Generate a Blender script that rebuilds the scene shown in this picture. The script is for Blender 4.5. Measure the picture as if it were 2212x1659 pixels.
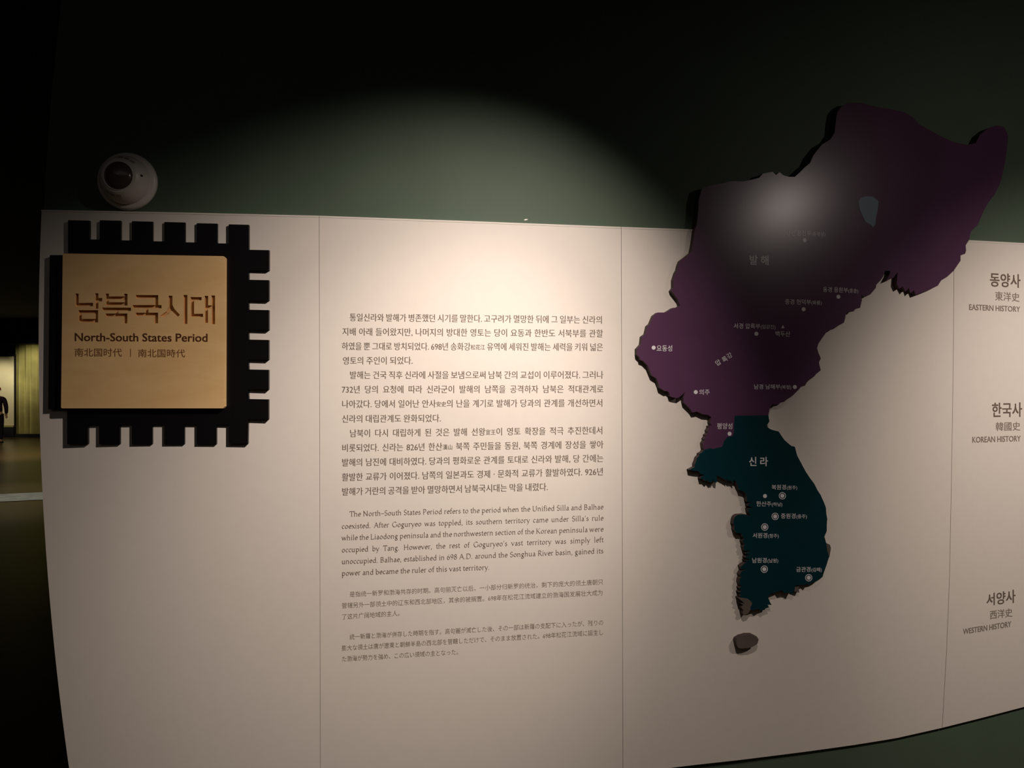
import bpy, bmesh, math, random
from mathutils import Vector, Matrix
from mathutils.geometry import tessellate_polygon, delaunay_2d_cdt

for o in list(bpy.data.objects):
    bpy.data.objects.remove(o)
S = bpy.context.scene
COL = S.collection
PI = math.pi
W0, H0, F = 2212.0, 1659.0, 1550.0      # photograph size and focal length in its pixels
CX, CY = 1106.0, 829.5
EYE = 1.55
D0 = 1.6

# ------------------------------------------------------------------ camera
cam_d = bpy.data.cameras.new('camera')
cam = bpy.data.objects.new('camera', cam_d)
COL.objects.link(cam)
cam.location = (0, 0, EYE)
cam.rotation_euler = (PI / 2, 0, 0)
cam_d.sensor_fit = 'HORIZONTAL'
cam_d.sensor_width = 36.0
cam_d.lens = 36.0 * F / W0
cam_d.clip_start = 0.02
cam_d.clip_end = 200
S.camera = cam

# ------------------------------------------------------------------ world, exposure
S.view_settings.view_transform = 'Standard'
S.view_settings.look = 'None'
S.view_settings.gamma = 1.0
S.view_settings.exposure = 0.0
S.view_settings.use_curve_mapping = False
wd = bpy.data.worlds.new('world')
S.world = wd
wd.use_nodes = True
bg = wd.node_tree.nodes['Background']
bg.inputs[0].default_value = (0.8, 0.9, 1.0, 1)
bg.inputs[1].default_value = 0.0022


# ------------------------------------------------------------------ wall geometry: a convex, vertical curved wall
def depth(px):
    return D0 * math.exp(2e-5 * px + 5.25e-8 * px * px)


def slope(px):                      # dY/dX of the wall in plan
    r = 2e-5 + 1.05e-7 * px
    return r / (r * (px - CX) / F + 1.0 / F)


def normal(px):
    m = slope(px)
    l = math.sqrt(1 + m * m)
    return Vector((m / l, -1 / l, 0))


def wp(px, py, off=0.0):
    """point on the display surface (off metres in front of it) seen at photo pixel px,py"""
    u = (px - CX) / F
    m = slope(px)
    Y = depth(px) - off * math.sqrt(1 + m * m) / (1 - u * m)
    return Vector((u * Y, Y, EYE + (CY - py) / F * Y))


def spot(name, loc, target, power, size, blend, col, rad):
    d = bpy.data.lights.new(name, 'SPOT')
    d.energy = power
    d.spot_size = math.radians(size)
    d.spot_blend = blend
    d.color = col
    d.shadow_soft_size = rad
    o = bpy.data.objects.new(name, d)
    COL.objects.link(o)
    o.location = loc
    o.rotation_euler = (Vector(target) - Vector(loc)).to_track_quat('-Z', 'Y').to_euler()
    return o


def wall_spot(name, px, s, h, tpx, tz, power, size, blend, col=(1, .86, .72), rad=.018):
    base = wp(px, CY)
    n = normal(px)
    loc = base + n * s
    loc.z = h
    t = wp(tpx, CY)
    t.z = tz
    return spot(name, loc, t, power, size, blend, col, rad)


BEAM = (1, .865, .775)
# two track lamps, each a tight beam with its wider spill
wall_spot('track_light', 1300, 1.00, 2.422, 923, 1.266, 49, 47.2, 1.0, BEAM)
wall_spot('track_light', 1300, 1.00, 2.422, 923, 1.266, 80, 77.4, 1.0, BEAM)
wall_spot('track_light', 2215, 1.28, 2.38, 2370, .864, 88, 88, 1.0, BEAM)
wall_spot('track_light', 2215, 1.28, 2.38, 2370, .864, 8.5, 170, 1.0, BEAM)
ad = bpy.data.lights.new('ambient_fill', 'AREA')  # added soft fill for ambient light, not a lamp of the gallery
ad.shape = 'RECTANGLE'
ad.size, ad.size_y = 4.0, 2.5
ad.energy = 4.5
ad.color = (1, .93, .85)
ao = bpy.data.objects.new('ambient_fill', ad)
COL.objects.link(ao)
ao.location = (-.5, -2.0, 3.35)


# ------------------------------------------------------------------ materials
def mat(name, col, rough=.6, spec=.5, metal=0.0, noise=0.0, nscale=30, bump=0.0, bscale=200, emit=None, coat=0.0):
    m = bpy.data.materials.new(name)
    m.use_nodes = True
    nt = m.node_tree
    b = nt.nodes['Principled BSDF']
    b.inputs['Base Color'].default_value = (*col, 1)
    b.inputs['Roughness'].default_value = rough
    b.inputs['Specular IOR Level'].default_value = spec
    b.inputs['Metallic'].default_value = metal
    b.inputs['Coat Weight'].default_value = coat
    tc = nt.nodes.new('ShaderNodeTexCoord')
    if noise:
        n = nt.nodes.new('ShaderNodeTexNoise')
        n.inputs['Scale'].default_value = nscale
        n.inputs['Detail'].default_value = 4
        nt.links.new(tc.outputs['Object'], n.inputs['Vector'])
        r = nt.nodes.new('ShaderNodeMapRange')
        r.inputs[1].default_value = .3
        r.inputs[2].default_value = .7
        r.inputs[3].default_value = 1 - noise
        r.inputs[4].default_value = 1 + noise
        nt.links.new(n.outputs['Fac'], r.inputs[0])
        mx = nt.nodes.new('ShaderNodeVectorMath')
        mx.operation = 'SCALE'
        mx.inputs[0].default_value = col
        nt.links.new(r.outputs[0], mx.inputs['Scale'])
        nt.links.new(mx.outputs[0], b.inputs['Base Color'])
    if bump:
        n2 = nt.nodes.new('ShaderNodeTexNoise')
        n2.inputs['Scale'].default_value = bscale
        nt.links.new(tc.outputs['Object'], n2.inputs['Vector'])
        bp = nt.nodes.new('ShaderNodeBump')
        bp.inputs['Strength'].default_value = bump
        bp.inputs['Distance'].default_value = .001
        nt.links.new(n2.outputs['Fac'], bp.inputs['Height'])
        nt.links.new(bp.outputs[0], b.inputs['Normal'])
    if emit:
        b.inputs['Emission Color'].default_value = (*emit[:3], 1)
        b.inputs['Emission Strength'].default_value = emit[3]
    return m


def wood_mat():
    m = bpy.data.materials.new('maple_wood')
    m.use_nodes = True
    nt = m.node_tree
    b = nt.nodes['Principled BSDF']
    b.inputs['Roughness'].default_value = .5
    b.inputs['Specular IOR Level'].default_value = .3
    tc = nt.nodes.new('ShaderNodeTexCoord')
    mp = nt.nodes.new('ShaderNodeMapping')
    mp.inputs['Scale'].default_value = (2.6, 2.6, 9)
    mp.inputs['Rotation'].default_value = (0, math.radians(7), 0)
    nt.links.new(tc.outputs['Object'], mp.inputs['Vector'])
    n = nt.nodes.new('ShaderNodeTexNoise')
    n.inputs['Scale'].default_value = 2.0
    n.inputs['Detail'].default_value = 6
    n.inputs['Distortion'].default_value = 1.2
    nt.links.new(mp.outputs[0], n.inputs['Vector'])
    mp2 = nt.nodes.new('ShaderNodeMapping')
    mp2.inputs['Scale'].default_value = (14, 14, 260)
    nt.links.new(tc.outputs['Object'], mp2.inputs['Vector'])
    n2 = nt.nodes.new('ShaderNodeTexNoise')
    n2.inputs['Scale'].default_value = 3.0
    nt.links.new(mp2.outputs[0], n2.inputs['Vector'])
    mixf = nt.nodes.new('ShaderNodeMath')
    mixf.operation = 'MULTIPLY_ADD'
    mixf.inputs[1].default_value = .3
    nt.links.new(n2.outputs['Fac'], mixf.inputs[0])
    nt.links.new(n.outputs['Fac'], mixf.inputs[2])
    cr = nt.nodes.new('ShaderNodeValToRGB')
    cr.color_ramp.elements[0].position = .30
    cr.color_ramp.elements[0].color = (.80, .50, .205, 1)
    cr.color_ramp.elements[1].position = 1.0
    cr.color_ramp.elements[1].color = (.95, .65, .32, 1)
    nt.links.new(mixf.outputs[0], cr.inputs[0])
    nt.links.new(cr.outputs[0], b.inputs['Base Color'])
    return m


M_GREEN = mat('green_wall_paint', (.085, .125, .085), .6, .3, noise=.05, nscale=6, bump=.15, bscale=350)
M_BOARD = mat('cream_board', (.80, .735, .66), .55, .3, noise=.012, nscale=40, bump=.06, bscale=600)
M_BLACK = mat('black_lacquer', (.006, .005, .006), .35, .25)
M_WOOD = wood_mat()
M_CARVE = mat('carved_wood', (.66, .38, .155), .7, .2, noise=.1, nscale=60)
M_INKW = mat('burnt_brown_ink', (.10, .035, .012), .7, .2)
M_INKW2 = mat('pale_brown_ink', (.22, .095, .035), .7, .2)
M_INK = mat('brown_print', (.16, .12, .09), .7, .2)
M_INK2 = mat('light_brown_print', (.25, .20, .16), .7, .2)
M_PURPLE = mat('purple_gloss', (.105, .043, .095), .27, .5, noise=.06, nscale=9)
M_TEAL = mat('teal_gloss', (.003, .034, .044), .36, .28, noise=.06, nscale=9)
M_BARE = mat('bare_grey_board', (.13, .10, .085), .55, .3, noise=.1, nscale=25)
M_LAKE = mat('pale_blue_print', (.16, .24, .32), .4, .4)
M_SIDE = mat('shaded_board_edge', (.075, .05, .048), .6, .2)  # pale board edge, with the shade of its unlit sides put into the colour
M_MAPINK = mat('grey_white_print', (.84, .80, .82), .29, .5)
M_WHITE = mat('white_plastic', (.80, .74, .68), .35, .5)
M_LENS = mat('smoked_lens', (.12, .085, .07), .2, .5)
M_PRINT = mat('faded_grey_print', (.30, .25, .24), .7, .2)
M_DARKHOLE = mat('dark_slot', (.02, .015, .015), .6, .2)


# ------------------------------------------------------------------ object helpers
def obj(name, verts, faces, material, parent=None, smooth=False, mats=None, fmat=None):
    me = bpy.data.meshes.new(name)
    me.from_pydata([tuple(v) for v in verts], [], faces)
    for mm in (mats or [material]):
        me.materials.append(mm)
    if fmat:
        for p, k in zip(me.polygons, fmat):
            p.material_index = k
    if smooth is True:
        me.polygons.foreach_set('use_smooth', [True] * len(me.polygons))
    elif smooth:
        me.polygons.foreach_set('use_smooth', smooth)
    me.update()
    o = bpy.data.objects.new(name, me)
    COL.objects.link(o)
    if parent:
        o.parent = parent
        o.matrix_parent_inverse = Matrix.Translation(-parent.location) if parent.parent is None else Matrix.Identity(4)
    return o


def empty(name, loc, label, cat, group=None):
    o = bpy.data.objects.new(name, None)
    COL.objects.link(o)
    o.location = loc
    o.empty_display_size = .1
    o['label'] = label
    o['category'] = cat
    if group:
        o['group'] = group
    return o


def tag(o, label, cat, group=None):
    o['label'] = label
    o['category'] = cat
    if group:
        o['group'] = group
    return o


def structure(o, label=None):
    o['kind'] = 'structure'
    if label:
        o['label'] = label
    return o


def box_v(x0, x1, y0, y1, z0, z1):
    v = [(x, y, z) for x in (x0, x1) for y in (y0, y1) for z in (z0, z1)]
    f = [(0, 1, 3, 2), (4, 6, 7, 5), (0, 4, 5, 1), (2, 3, 7, 6), (0, 2, 6, 4), (1, 5, 7, 3)]
    return v, f


class MB:
    def __init__(s):
        s.v, s.f, s.m = [], [], []

    def add(s, v, f, k=0):
        n = len(s.v)
        s.v += [Vector(p) for p in v]
        s.f += [tuple(i + n for i in q) for q in f]
        s.m += [k] * len(f)

    def box(s, *a, k=0):
        s.add(*box_v(*a), k)


def area2(p):
    return sum(p[i][0] * p[(i + 1) % len(p)][1] - p[(i + 1) % len(p)][0] * p[i][1] for i in range(len(p)))


def inside(pt, poly):
    x, y = pt
    c = False
    n = len(poly)
    for i in range(n):
        x0, y0 = poly[i]
        x1, y1 = poly[(i + 1) % n]
        if (y0 > y) != (y1 > y) and x < (x1 - x0) * (y - y0) / (y1 - y0) + x0:
            c = not c
    return c


def relief(name, poly, f_front, f_back, m_front, m_side, parent=None, step=22.0, bev=0.0):
    """a cut-out plate: outline in photo pixels, filled with a grid so it follows the wall's curve"""
    if area2(poly) < 0:
        poly = poly[::-1]
    n = len(poly)
    pts = [Vector(p) for p in poly]
    xs = [p[0] for p in poly]
    ys = [p[1] for p in poly]
    gx = min(xs) + step / 2
    while gx < max(xs):
        gy = min(ys) + step / 2
        while gy < max(ys):
            if inside((gx, gy), poly):
                if min((Vector((gx, gy)) - Vector(p)).length for p in poly) > step * .3:
                    pts.append(Vector((gx, gy)))
            gy += step
        gx += step
    vo, eo, fo, _, _, _ = delaunay_2d_cdt(pts, [(i, (i + 1) % n) for i in range(n)], [], 1, 1e-5)
    V, Fc, K, sm = [], [], [], []
    for p in vo:
        V.append(f_front(p[0], p[1]))
    for f in fo:
        f = list(f)
        a, b, c = (vo[f[0]], vo[f[1]], vo[f[2]])
        if (b[0] - a[0]) * (c[1] - a[1]) - (b[1] - a[1]) * (c[0] - a[0]) > 0:
            f = f[::-1]
        Fc.append(tuple(f))
        K.append(0)
        sm.append(True)
    b0 = len(V)
    for p in poly:
        V.append(f_front(*p))
    for p in poly:
        V.append(f_back(*p))
    for i in range(n):
        j = (i + 1) % n
        Fc.append((b0 + i, b0 + j, b0 + n + j, b0 + n + i))
        K.append(1)
        sm.append(False)
    return obj(name, V, Fc, None, parent, smooth=sm, mats=[m_front, m_side], fmat=K)


# ------------------------------------------------------------------ lettering
_txt = bpy.data.curves.new('t', 'FONT')
_txt.resolution_u = 3
_to = bpy.data.objects.new('t', _txt)
COL.objects.link(_to)
_cache = {}



_raw = {}


def preload(lines):
    """turn many short strings into meshes with one evaluation: each on a line of its own"""
    lines = [t for t in dict.fromkeys(lines) if t not in _raw]
    _txt.space_line = 3.0
    for c0 in range(0, len(lines), 60):
        part = lines[c0:c0 + 60]
        _txt.body = '\n'.join(part)
        bpy.context.view_layer.update()
        dg = bpy.context.evaluated_depsgraph_get()
        me = bpy.data.meshes.new_from_object(_to.evaluated_get(dg))
        out = [([], []) for _ in part]
        idx, own = {}, {}
        for i, p in enumerate(me.vertices):
            k = int(round((-p.co.y + .35) / 3.0))
            own[i] = k
            idx[i] = len(out[k][0])
            out[k][0].append((p.co.x, p.co.y + 3.0 * k))
        for p in me.polygons:
            vs = tuple(p.vertices)
            out[own[vs[0]]][1].append(tuple(idx[i] for i in vs))
        bpy.data.meshes.remove(me)
        for t, o in zip(part, out):
            _raw[t] = o


def raw(text):
    if text not in _raw:
        preload([text])
    return _raw[text]


def thicken(v, f, ax, ay):
    """grow (or thin) an outline: ax widens the upright strokes, ay the level ones"""
    if not ax and not ay:
        return v, f
    key, nv, idx = {}, [], []
    for p in v:
        k = (round(p[0], 5), round(p[1], 5))
        if k not in key:
            key[k] = len(nv)
            nv.append(p)
        idx.append(key[k])
    nf = []
    for q in f:
        g = []
        for i in q:
            if idx[i] not in g:
                g.append(idx[i])
        if len(g) > 2:
            a = sum(nv[g[i]][0] * nv[g[(i + 1) % len(g)]][1] - nv[g[(i + 1) % len(g)]][0] * nv[g[i]][1] for i in range(len(g)))
            nf.append(g if a > 0 else g[::-1])
    ed = {}
    for g in nf:
        for i in range(len(g)):
            e = (g[i], g[(i + 1) % len(g)])
            ed[e] = ed.get(e, 0) + 1
    N = [[0.0, 0.0] for _ in nv]
    for (a, b) in ed:
        if (b, a) in ed:
            continue
        dx, dy = nv[b][0] - nv[a][0], nv[b][1] - nv[a][1]
        l = math.hypot(dx, dy)
        if l < 1e-6:
            continue
        for i in (a, b):
            N[i][0] += dy / l
            N[i][1] -= dx / l
    out = []
    for p, n in zip(nv, N):
        sx = max(-1, min(1, n[0]))
        sy = max(-1, min(1, n[1]))
        out.append((p[0] + sx * ax, p[1] + sy * ay))
    return out, [tuple(g) for g in nf]


def glyph(c, ax=0.0, ay=0.0):
    k = (c, ax, ay)
    if k in _cache:
        return _cache[k]
    if c == ' ':
        r = ([], [], .25)
    else:
        v, f = raw(c)
        o = ord(c)
        if 0xAC00 <= o <= 0xD7A3:
            adv = .92
        elif o >= 0x2E80:
            adv = 1.0
        else:
            v2, _ = raw(c + 'I')
            v1, _ = raw('I')
            adv = max(p[0] for p in v2) - max(p[0] for p in v1)
        v, f = thicken(v, f, ax, ay)
        r = (v, f, adv)
    _cache[k] = r
    return r


# a broad-nib book face, stroke by stroke (units: 1/100 em)
NIB = [(3.5, 2.0)]
SERIF_FONT = {
 'a': (46, ['A 22 32 11 12 150 0', 'L 33 33 33 8 37 2 42 4', 'A 20 13 11 12 60 340']),
 'b': (53, ['L 11 70 11 3', 'A 27 22 17 21 150 -150', 'S 8 70 5']),
 'c': (44, ['A 25 23 17 21 45 315']),
 'd': (56, ['L 42 70 42 3', 'A 26 22 17 21 30 330', 'S 38 70 5', 'S 46 2 4']),
 'e': (47, ['A 25 23 17 21 5 320', 'L 9 26 41 26']),
 'f': (32, ['L 14 2 14 58', 'A 24 59 10 11 180 50', 'L 5 44 27 44', 'S 14 2 9']),
 'g': (50, ['A 22 30 13 14 0 360', 'A 23 -13 17 11 0 360', 'L 14 18 12 9 22 5 34 3', 'L 33 39 45 42']),
 'h': (57, ['L 10 70 10 2', 'A 27 29 15 15 165 0', 'L 42 29 42 2', 'S 10 2 7', 'S 42 2 7', 'S 7 70 4']),
 'i': (28, ['L 13 44 13 2', 'S 13 2 8', 'S 9 44 4', 'D 13 62 5']),
 'k': (54, ['L 10 70 10 2', 'L 38 44 14 22', 'L 20 26 44 2', 'S 10 2 7', 'S 38 44 7', 'S 44 2 6']),
 'l': (28, ['L 13 70 13 2', 'S 13 2 8', 'S 9 70 4']),
 'm': (86, ['L 10 44 10 2', 'A 25 29 14 15 160 0', 'L 39 29 39 2', 'A 55 29 15 15 165 0', 'L 70 29 70 2', 'S 10 2 7', 'S 39 2 7', 'S 70 2 7', 'S 7 44 4']),
 'n': (57, ['L 10 44 10 2', 'A 27 29 15 15 160 0', 'L 42 29 42 2', 'S 10 2 7', 'S 42 2 7', 'S 7 44 4']),
 'o': (53, ['A 26 23 18 21 0 360']),
 'p': (56, ['L 12 44 12 -26', 'A 29 22 17 21 150 -150', 'S 12 -26 8', 'S 8 44 4']),
 'r': (38, ['L 12 44 12 2', 'A 26 31 14 13 160 60', 'S 12 2 8', 'S 8 44 4']),
 's': (41, ['A 20 34 10 10 30 250', 'A 20 12 12 11 80 -160']),
 't': (32, ['L 14 55 14 13', 'A 23 12 9 10 180 300', 'L 5 44 27 44']),
 'u': (57, ['L 11 44 11 16', 'A 25 16 14 14 180 345', 'L 41 44 41 2', 'S 7 44 4', 'S 37 44 4', 'S 46 2 4']),
 'v': (50, ['L 6 44 24 2', 'L 24 2 43 44', 'S 6 44 7', 'S 43 44 6']),
 'w': (74, ['L 6 44 20 2', 'L 20 2 36 44', 'L 36 44 50 2', 'L 50 2 66 44', 'S 6 44 7', 'S 66 44 6']),
 'x': (48, ['L 6 44 41 2', 'L 7 2 40 44', 'S 7 2 6', 'S 41 2 6', 'S 6 44 6', 'S 40 44 6']),
 'y': (50, ['L 6 44 25 3', 'L 44 44 25 2 15 -22 6 -26', 'S 6 44 7', 'S 44 44 6']),
 'A': (72, ['L 8 2 35 68', 'L 35 68 62 2', 'L 17 26 52 26', 'S 8 2 8', 'S 62 2 8']),
 'B': (60, ['L 13 68 13 2', 'A 27 52 17 16 90 -90', 'A 28 19 21 17 90 -90', 'L 13 68 27 68', 'L 13 36 28 36', 'L 13 2 28 2', 'S 9 68 4', 'S 9 2 4']),
 'D': (76, ['L 14 68 14 2', 'A 32 35 34 33 90 -90', 'L 14 68 32 68', 'L 14 2 32 2', 'S 9 68 4', 'S 9 2 4']),
 'G': (76, ['A 38 35 31 34 45 335', 'L 66 30 66 8', 'S 64 30 9']),
 'H': (80, ['L 15 68 15 2', 'L 63 68 63 2', 'L 15 36 63 36', 'S 15 68 8', 'S 15 2 8', 'S 63 68 8', 'S 63 2 8']),
 'K': (70, ['L 14 68 14 2', 'L 56 68 18 35', 'L 24 39 60 2', 'S 14 68 8', 'S 14 2 8', 'S 56 68 7', 'S 62 2 6']),
 'L': (58, ['L 14 68 14 2', 'L 14 2 50 2', 'L 50 2 52 14', 'S 14 68 8', 'S 9 2 4']),
 'N': (80, ['L 15 68 15 2', 'L 13 68 63 4', 'L 64 68 64 2', 'S 12 68 7', 'S 15 2 8', 'S 64 68 8']),
 'P': (58, ['L 14 68 14 2', 'A 28 50 20 18 90 -90', 'L 14 68 28 68', 'L 14 32 28 32', 'S 9 68 4', 'S 14 2 8']),
 'R': (64, ['L 14 68 14 2', 'A 28 51 19 17 90 -90', 'L 14 68 28 68', 'L 14 34 28 34', 'L 30 34 56 2', 'S 9 68 4', 'S 14 2 8', 'S 60 2 5']),
 'S': (52, ['A 26 51 15 17 35 255', 'A 27 18 18 17 85 -155']),
 'T': (62, ['L 31 68 31 2', 'L 5 67 57 67', 'L 5 68 5 57', 'L 57 68 57 57', 'S 31 2 9']),
 'U': (76, ['L 14 68 14 24', 'A 37 23 23 22 180 360', 'L 60 23 60 68', 'S 14 68 8', 'S 60 68 8']),
 '6': (50, ['A 25 20 17 19 0 360', 'L 8 20 13 46 36 68']),
 '9': (50, ['A 25 47 17 19 0 360', 'L 42 47 38 22 14 0']),
 '8': (50, ['A 25 51 14 15 0 360', 'A 25 18 18 17 0 360']),
 '.': (25, ['D 10 4 5']),
 ',': (25, ['D 11 4 5', 'L 13 2 8 -12']),
 "'": (24, ['L 14 68 10 52']),
 '-': (46, ['L 4 27 42 27']),
}


def hull(pts):
    pts = sorted(set(pts))
    def half(ps):
        h = []
        for p in ps:
            while len(h) > 1 and (h[-1][0] - h[-2][0]) * (p[1] - h[-2][1]) - (h[-1][1] - h[-2][1]) * (p[0] - h[-2][0]) <= 0:
                h.pop()
            h.append(p)
        return h
    a, b = half(pts), half(pts[::-1])
    return a[:-1] + b[:-1]


def serif_glyph(c):
    k = (c, 'serif')
    if k in _cache:
        return _cache[k]
    if c == ' ':
        return ([], [], .25)
    adv, strokes = SERIF_FONT[c]
    V, Fc = [], []

    def emit(h):
        n = len(V)
        V.extend((x / 100, y / 100) for x, y in h)
        Fc.append(tuple(range(n, n + len(h))))
    nx, ny = NIB[0]
    nib = [(nx - .6, ny + 1), (nx + .6, ny - 1), (-nx + .6, -ny - 1), (-nx - .6, -ny + 1)]
    for s in strokes:
        t = s.split()
        a = [float(q) for q in t[1:]]
        if t[0] == 'L':
            P = [(a[i], a[i + 1]) for i in range(0, len(a), 2)]
        elif t[0] == 'A':
            cx, cy, rx, ry, a0, a1 = a
            n = max(4, int(abs(a1 - a0) / 24))
            P = [(cx + rx * math.cos(math.radians(a0 + (a1 - a0) * i / n)), cy + ry * math.sin(math.radians(a0 + (a1 - a0) * i / n))) for i in range(n + 1)]
        elif t[0] == 'S':
            x, y, w = a
            emit([(x - w, y - 2), (x + w, y - 2), (x + w * .8, y + 1.5), (x - w * .8, y + 1.5)])
            continue
        else:
            x, y, r = a
            emit([(x + r * math.cos(q * PI / 4), y + r * math.sin(q * PI / 4)) for q in range(8)])
            continue
        for p, q in zip(P, P[1:]):
            emit(hull([(round(p[0] + u, 3), round(p[1] + v, 3)) for u, v in nib] + [(round(q[0] + u, 3), round(q[1] + v, 3)) for u, v in nib]))
    r = (V, Fc, adv / 100)
    _cache[k] = r
    return r


def runs(text):
    """'{' '}' wrap the small characters"""
    small = False
    for c in text:
        if c == '{':
            small = True
        elif c == '}':
            small = False
        else:
            yield c, small


def layout(text, getter, track=0.0, small=.66):
    """returns glyph placements and natural width; spaces are listed so they can be stretched"""
    x, out, spaces = 0.0, [], 0
    for c, sm in runs(text):
        k = small if sm else 1.0
        if c == ' ':
            out.append((None, x, k, spaces))
            x += .25
            spaces += 1
            continue
        v, f, adv = getter(c)
        out.append(((v, f), x, k, spaces))
        x += adv * k + track
    return out, x - track, spaces


def print_line(name, text, x0, y0, x1, y1, em, hs, getter, material, parent, off, stretch=True, track=0.0):
    """one printed line: from pixel (x0,y0) to (x1,y1) on its baseline, em px tall, glyphs hs wide"""
    pl, wdt, ns = layout(text, getter, track)
    extra = ((x1 - x0) / (em * hs) - wdt) / ns if (stretch and ns) else 0.0
    if not stretch or ns == 0:
        hs = (x1 - x0) / (em * wdt)
    elif extra < -.03:      # a tight line: squeeze the letters, keep the word gaps
        extra = -.03
        hs = (x1 - x0) / (em * (wdt + extra * ns))
    V, Fc = [], []
    for g, x, k, sp in pl:
        if g is None:
            continue
        v, f = g
        n = len(V)
        for (a, b) in v:
            px = x0 + (x + extra * sp + a * k) * em * hs
            py = y0 + (y1 - y0) * (px - x0) / (x1 - x0) - (b * k + (.06 if k < 1 else 0)) * em
            V.append(wp(px, py, off))
        for q in f:
            Fc.append(tuple(i + n for i in q))
    return obj(name, V, orient(V, Fc), material, parent)


def orient(V, Fc):
    out = []
    for q in Fc:
        a, b, c = V[q[0]], V[q[1]], V[q[2]]
        out.append(q if (b - a).cross(c - a).y < 0 else q[::-1])
    return out


def print_fit(name, text, quad, getter, material, parent, off, surf=wp, track=0.0, rot=None):
    """fit the text's own bounds into a quad (x0,x1, top-left y, bottom-left y, top-right y, bottom-right y)"""
    pl, wdt, ns = layout(text, getter, track, .8)
    pts = [(x + a * k, b * k) for g, x, k, sp in pl if g for (a, b) in g[0]]
    ax, bx = min(p[0] for p in pts), max(p[0] for p in pts)
    ay, by = min(p[1] for p in pts), max(p[1] for p in pts)
    x0, x1, tl, bl, tr, br = quad
    V, Fc = [], []
    for g, x, k, sp in pl:
        if g is None:
            continue
        n = len(V)
        for (a, b) in g[0]:
            u = (x + a * k - ax) / (bx - ax)
            w = (b * k - ay) / (by - ay)
            px = x0 + u * (x1 - x0)
            py = (bl + (br - bl) * u) * (1 - w) + (tl + (tr - tl) * u) * w
            if rot:
                cxr, cyr, ang = rot
                dx, dy = px - cxr, py - cyr
                px = cxr + dx * math.cos(ang) - dy * math.sin(ang)
                py = cyr + dx * math.sin(ang) + dy * math.cos(ang)
            V.append(surf(px, py, off))
        for q in g[1]:
            Fc.append(tuple(i + n for i in q))
    return obj(name, V, orient(V, Fc), material, parent)


# ------------------------------------------------------------------ setting: the curved green wall
BT = .009         # board thickness in front of the green wall


def edge(py):
    py = max(-60, min(1700, py))
    return 83 + (8.2e-5 if py < 735 else 7.7e-5) * (py - 735) ** 2


WALL_H = 3.4
V, Fc = [], []
NR, NC = 48, 60
for i in range(NR + 1):
    z = WALL_H * i / NR
    py = CY - (z - EYE) * F / depth(90)
    e = edge(py)
    for j in range(NC + 1):
        px = e + (3300 - e) * j / NC
        q = wp(px, CY) - normal(px) * BT
        V.append(Vector((q.x, q.y, z)))
nb = len(V)
for i in range(NR + 1):
    for j in range(NC + 1):
        k = i * (NC + 1) + j
        px = 83 + (3300 - 83) * j / NC
        V.append(V[k] - normal(px) * .14)
for i in range(NR):
    for j in range(NC):
        a = i * (NC + 1) + j
        b = a + NC + 1
        Fc.append((a, a + 1, b + 1, b))
        Fc.append((nb + a, nb + b, nb + b + 1, nb + a + 1))
for i in range(NR):
    for j in (0, NC):
        a = i * (NC + 1) + j
        b = a + NC + 1
        Fc.append((a, b, nb + b, nb + a) if j == 0 else (a, nb + a, nb + b, b))
for j in range(NC):
    Fc.append((j, nb + j, nb + j + 1, j + 1))
    a = NR * (NC + 1) + j
    Fc.append((a, a + 1, nb + a + 1, nb + a))
structure(obj('wall_back', V, Fc, M_GREEN, smooth=False), 'dark green curved gallery wall behind the cream board')

M_FLOOR = mat('brown_polished_floor', (.10, .062, .028), .33, .5, noise=.2, nscale=1.2)
M_CEIL = mat('black_ceiling', (.006, .006, .006), .8, .2)
M_DARK = mat('charcoal_wall', (.02, .02, .022), .8, .2)
v, f = box_v(-22, 9, -4, 24, -.1, 0)
structure(obj('floor', v, f, M_FLOOR), 'dark polished gallery floor')
v, f = box_v(-22, 9, -4, 24, WALL_H, WALL_H + .1)
structure(obj('ceiling', v, f, M_CEIL), 'black gallery ceiling')
v, f = box_v(-22.1, -22, -4, 24, 0, WALL_H)
structure(obj('wall_left', v, f, M_DARK))
v, f = box_v(9, 9.1, -4, 24, 0, WALL_H)
structure(obj('wall_right', v, f, M_DARK))
v, f = box_v(-22, 9, -4.1, -4, 0, WALL_H)
structure(obj('wall_front', v, f, M_DARK))


# ------------------------------------------------------------------ the cream display board in four panels
def lerp_pts(P, x):
    if x <= P[0][0]:
        (x0, y0), (x1, y1) = P[0], P[1]
    elif x >= P[-1][0]:
        (x0, y0), (x1, y1) = P[-2], P[-1]
    else:
        for a, b in zip(P, P[1:]):
            if a[0] <= x <= b[0]:
                (x0, y0), (x1, y1) = a, b
                break
    return y0 + (y1 - y0) * (x - x0) / (x1 - x0)


TOP = [(88, 453), (400, 459), (690, 466), (1000, 477), (1340, 490), (1500, 495.5), (1800, 507), (2100, 519), (2212, 525), (2900, 570)]
BOT = [(100, 1742), (690, 1726), (1000, 1706), (1342, 1672), (1495, 1653), (1600, 1641.5), (1739, 1624), (1840, 1610), (1934, 1595), (2032, 1573), (2120, 1551), (2212, 1527), (2500, 1445), (2900, 1330)]
SEAM1 = [(460, 689.5), (1740, 692)]
SEAM2 = [(460, 1342), (1740, 1346)]
SEAM3 = [(510, 2061), (700, 2060), (900, 2057.5), (1100, 2054), (1250, 2051), (1400, 2045), (1560, 2036)]
SEAM4 = [(500, 2820), (1400, 2800)]
LEFT = [(y, edge(y)) for y in range(420, 1760, 40)]

board = empty('display_board', wp(1342, 1670), 'large cream display board of four panels on the curved green wall', 'board')


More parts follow.
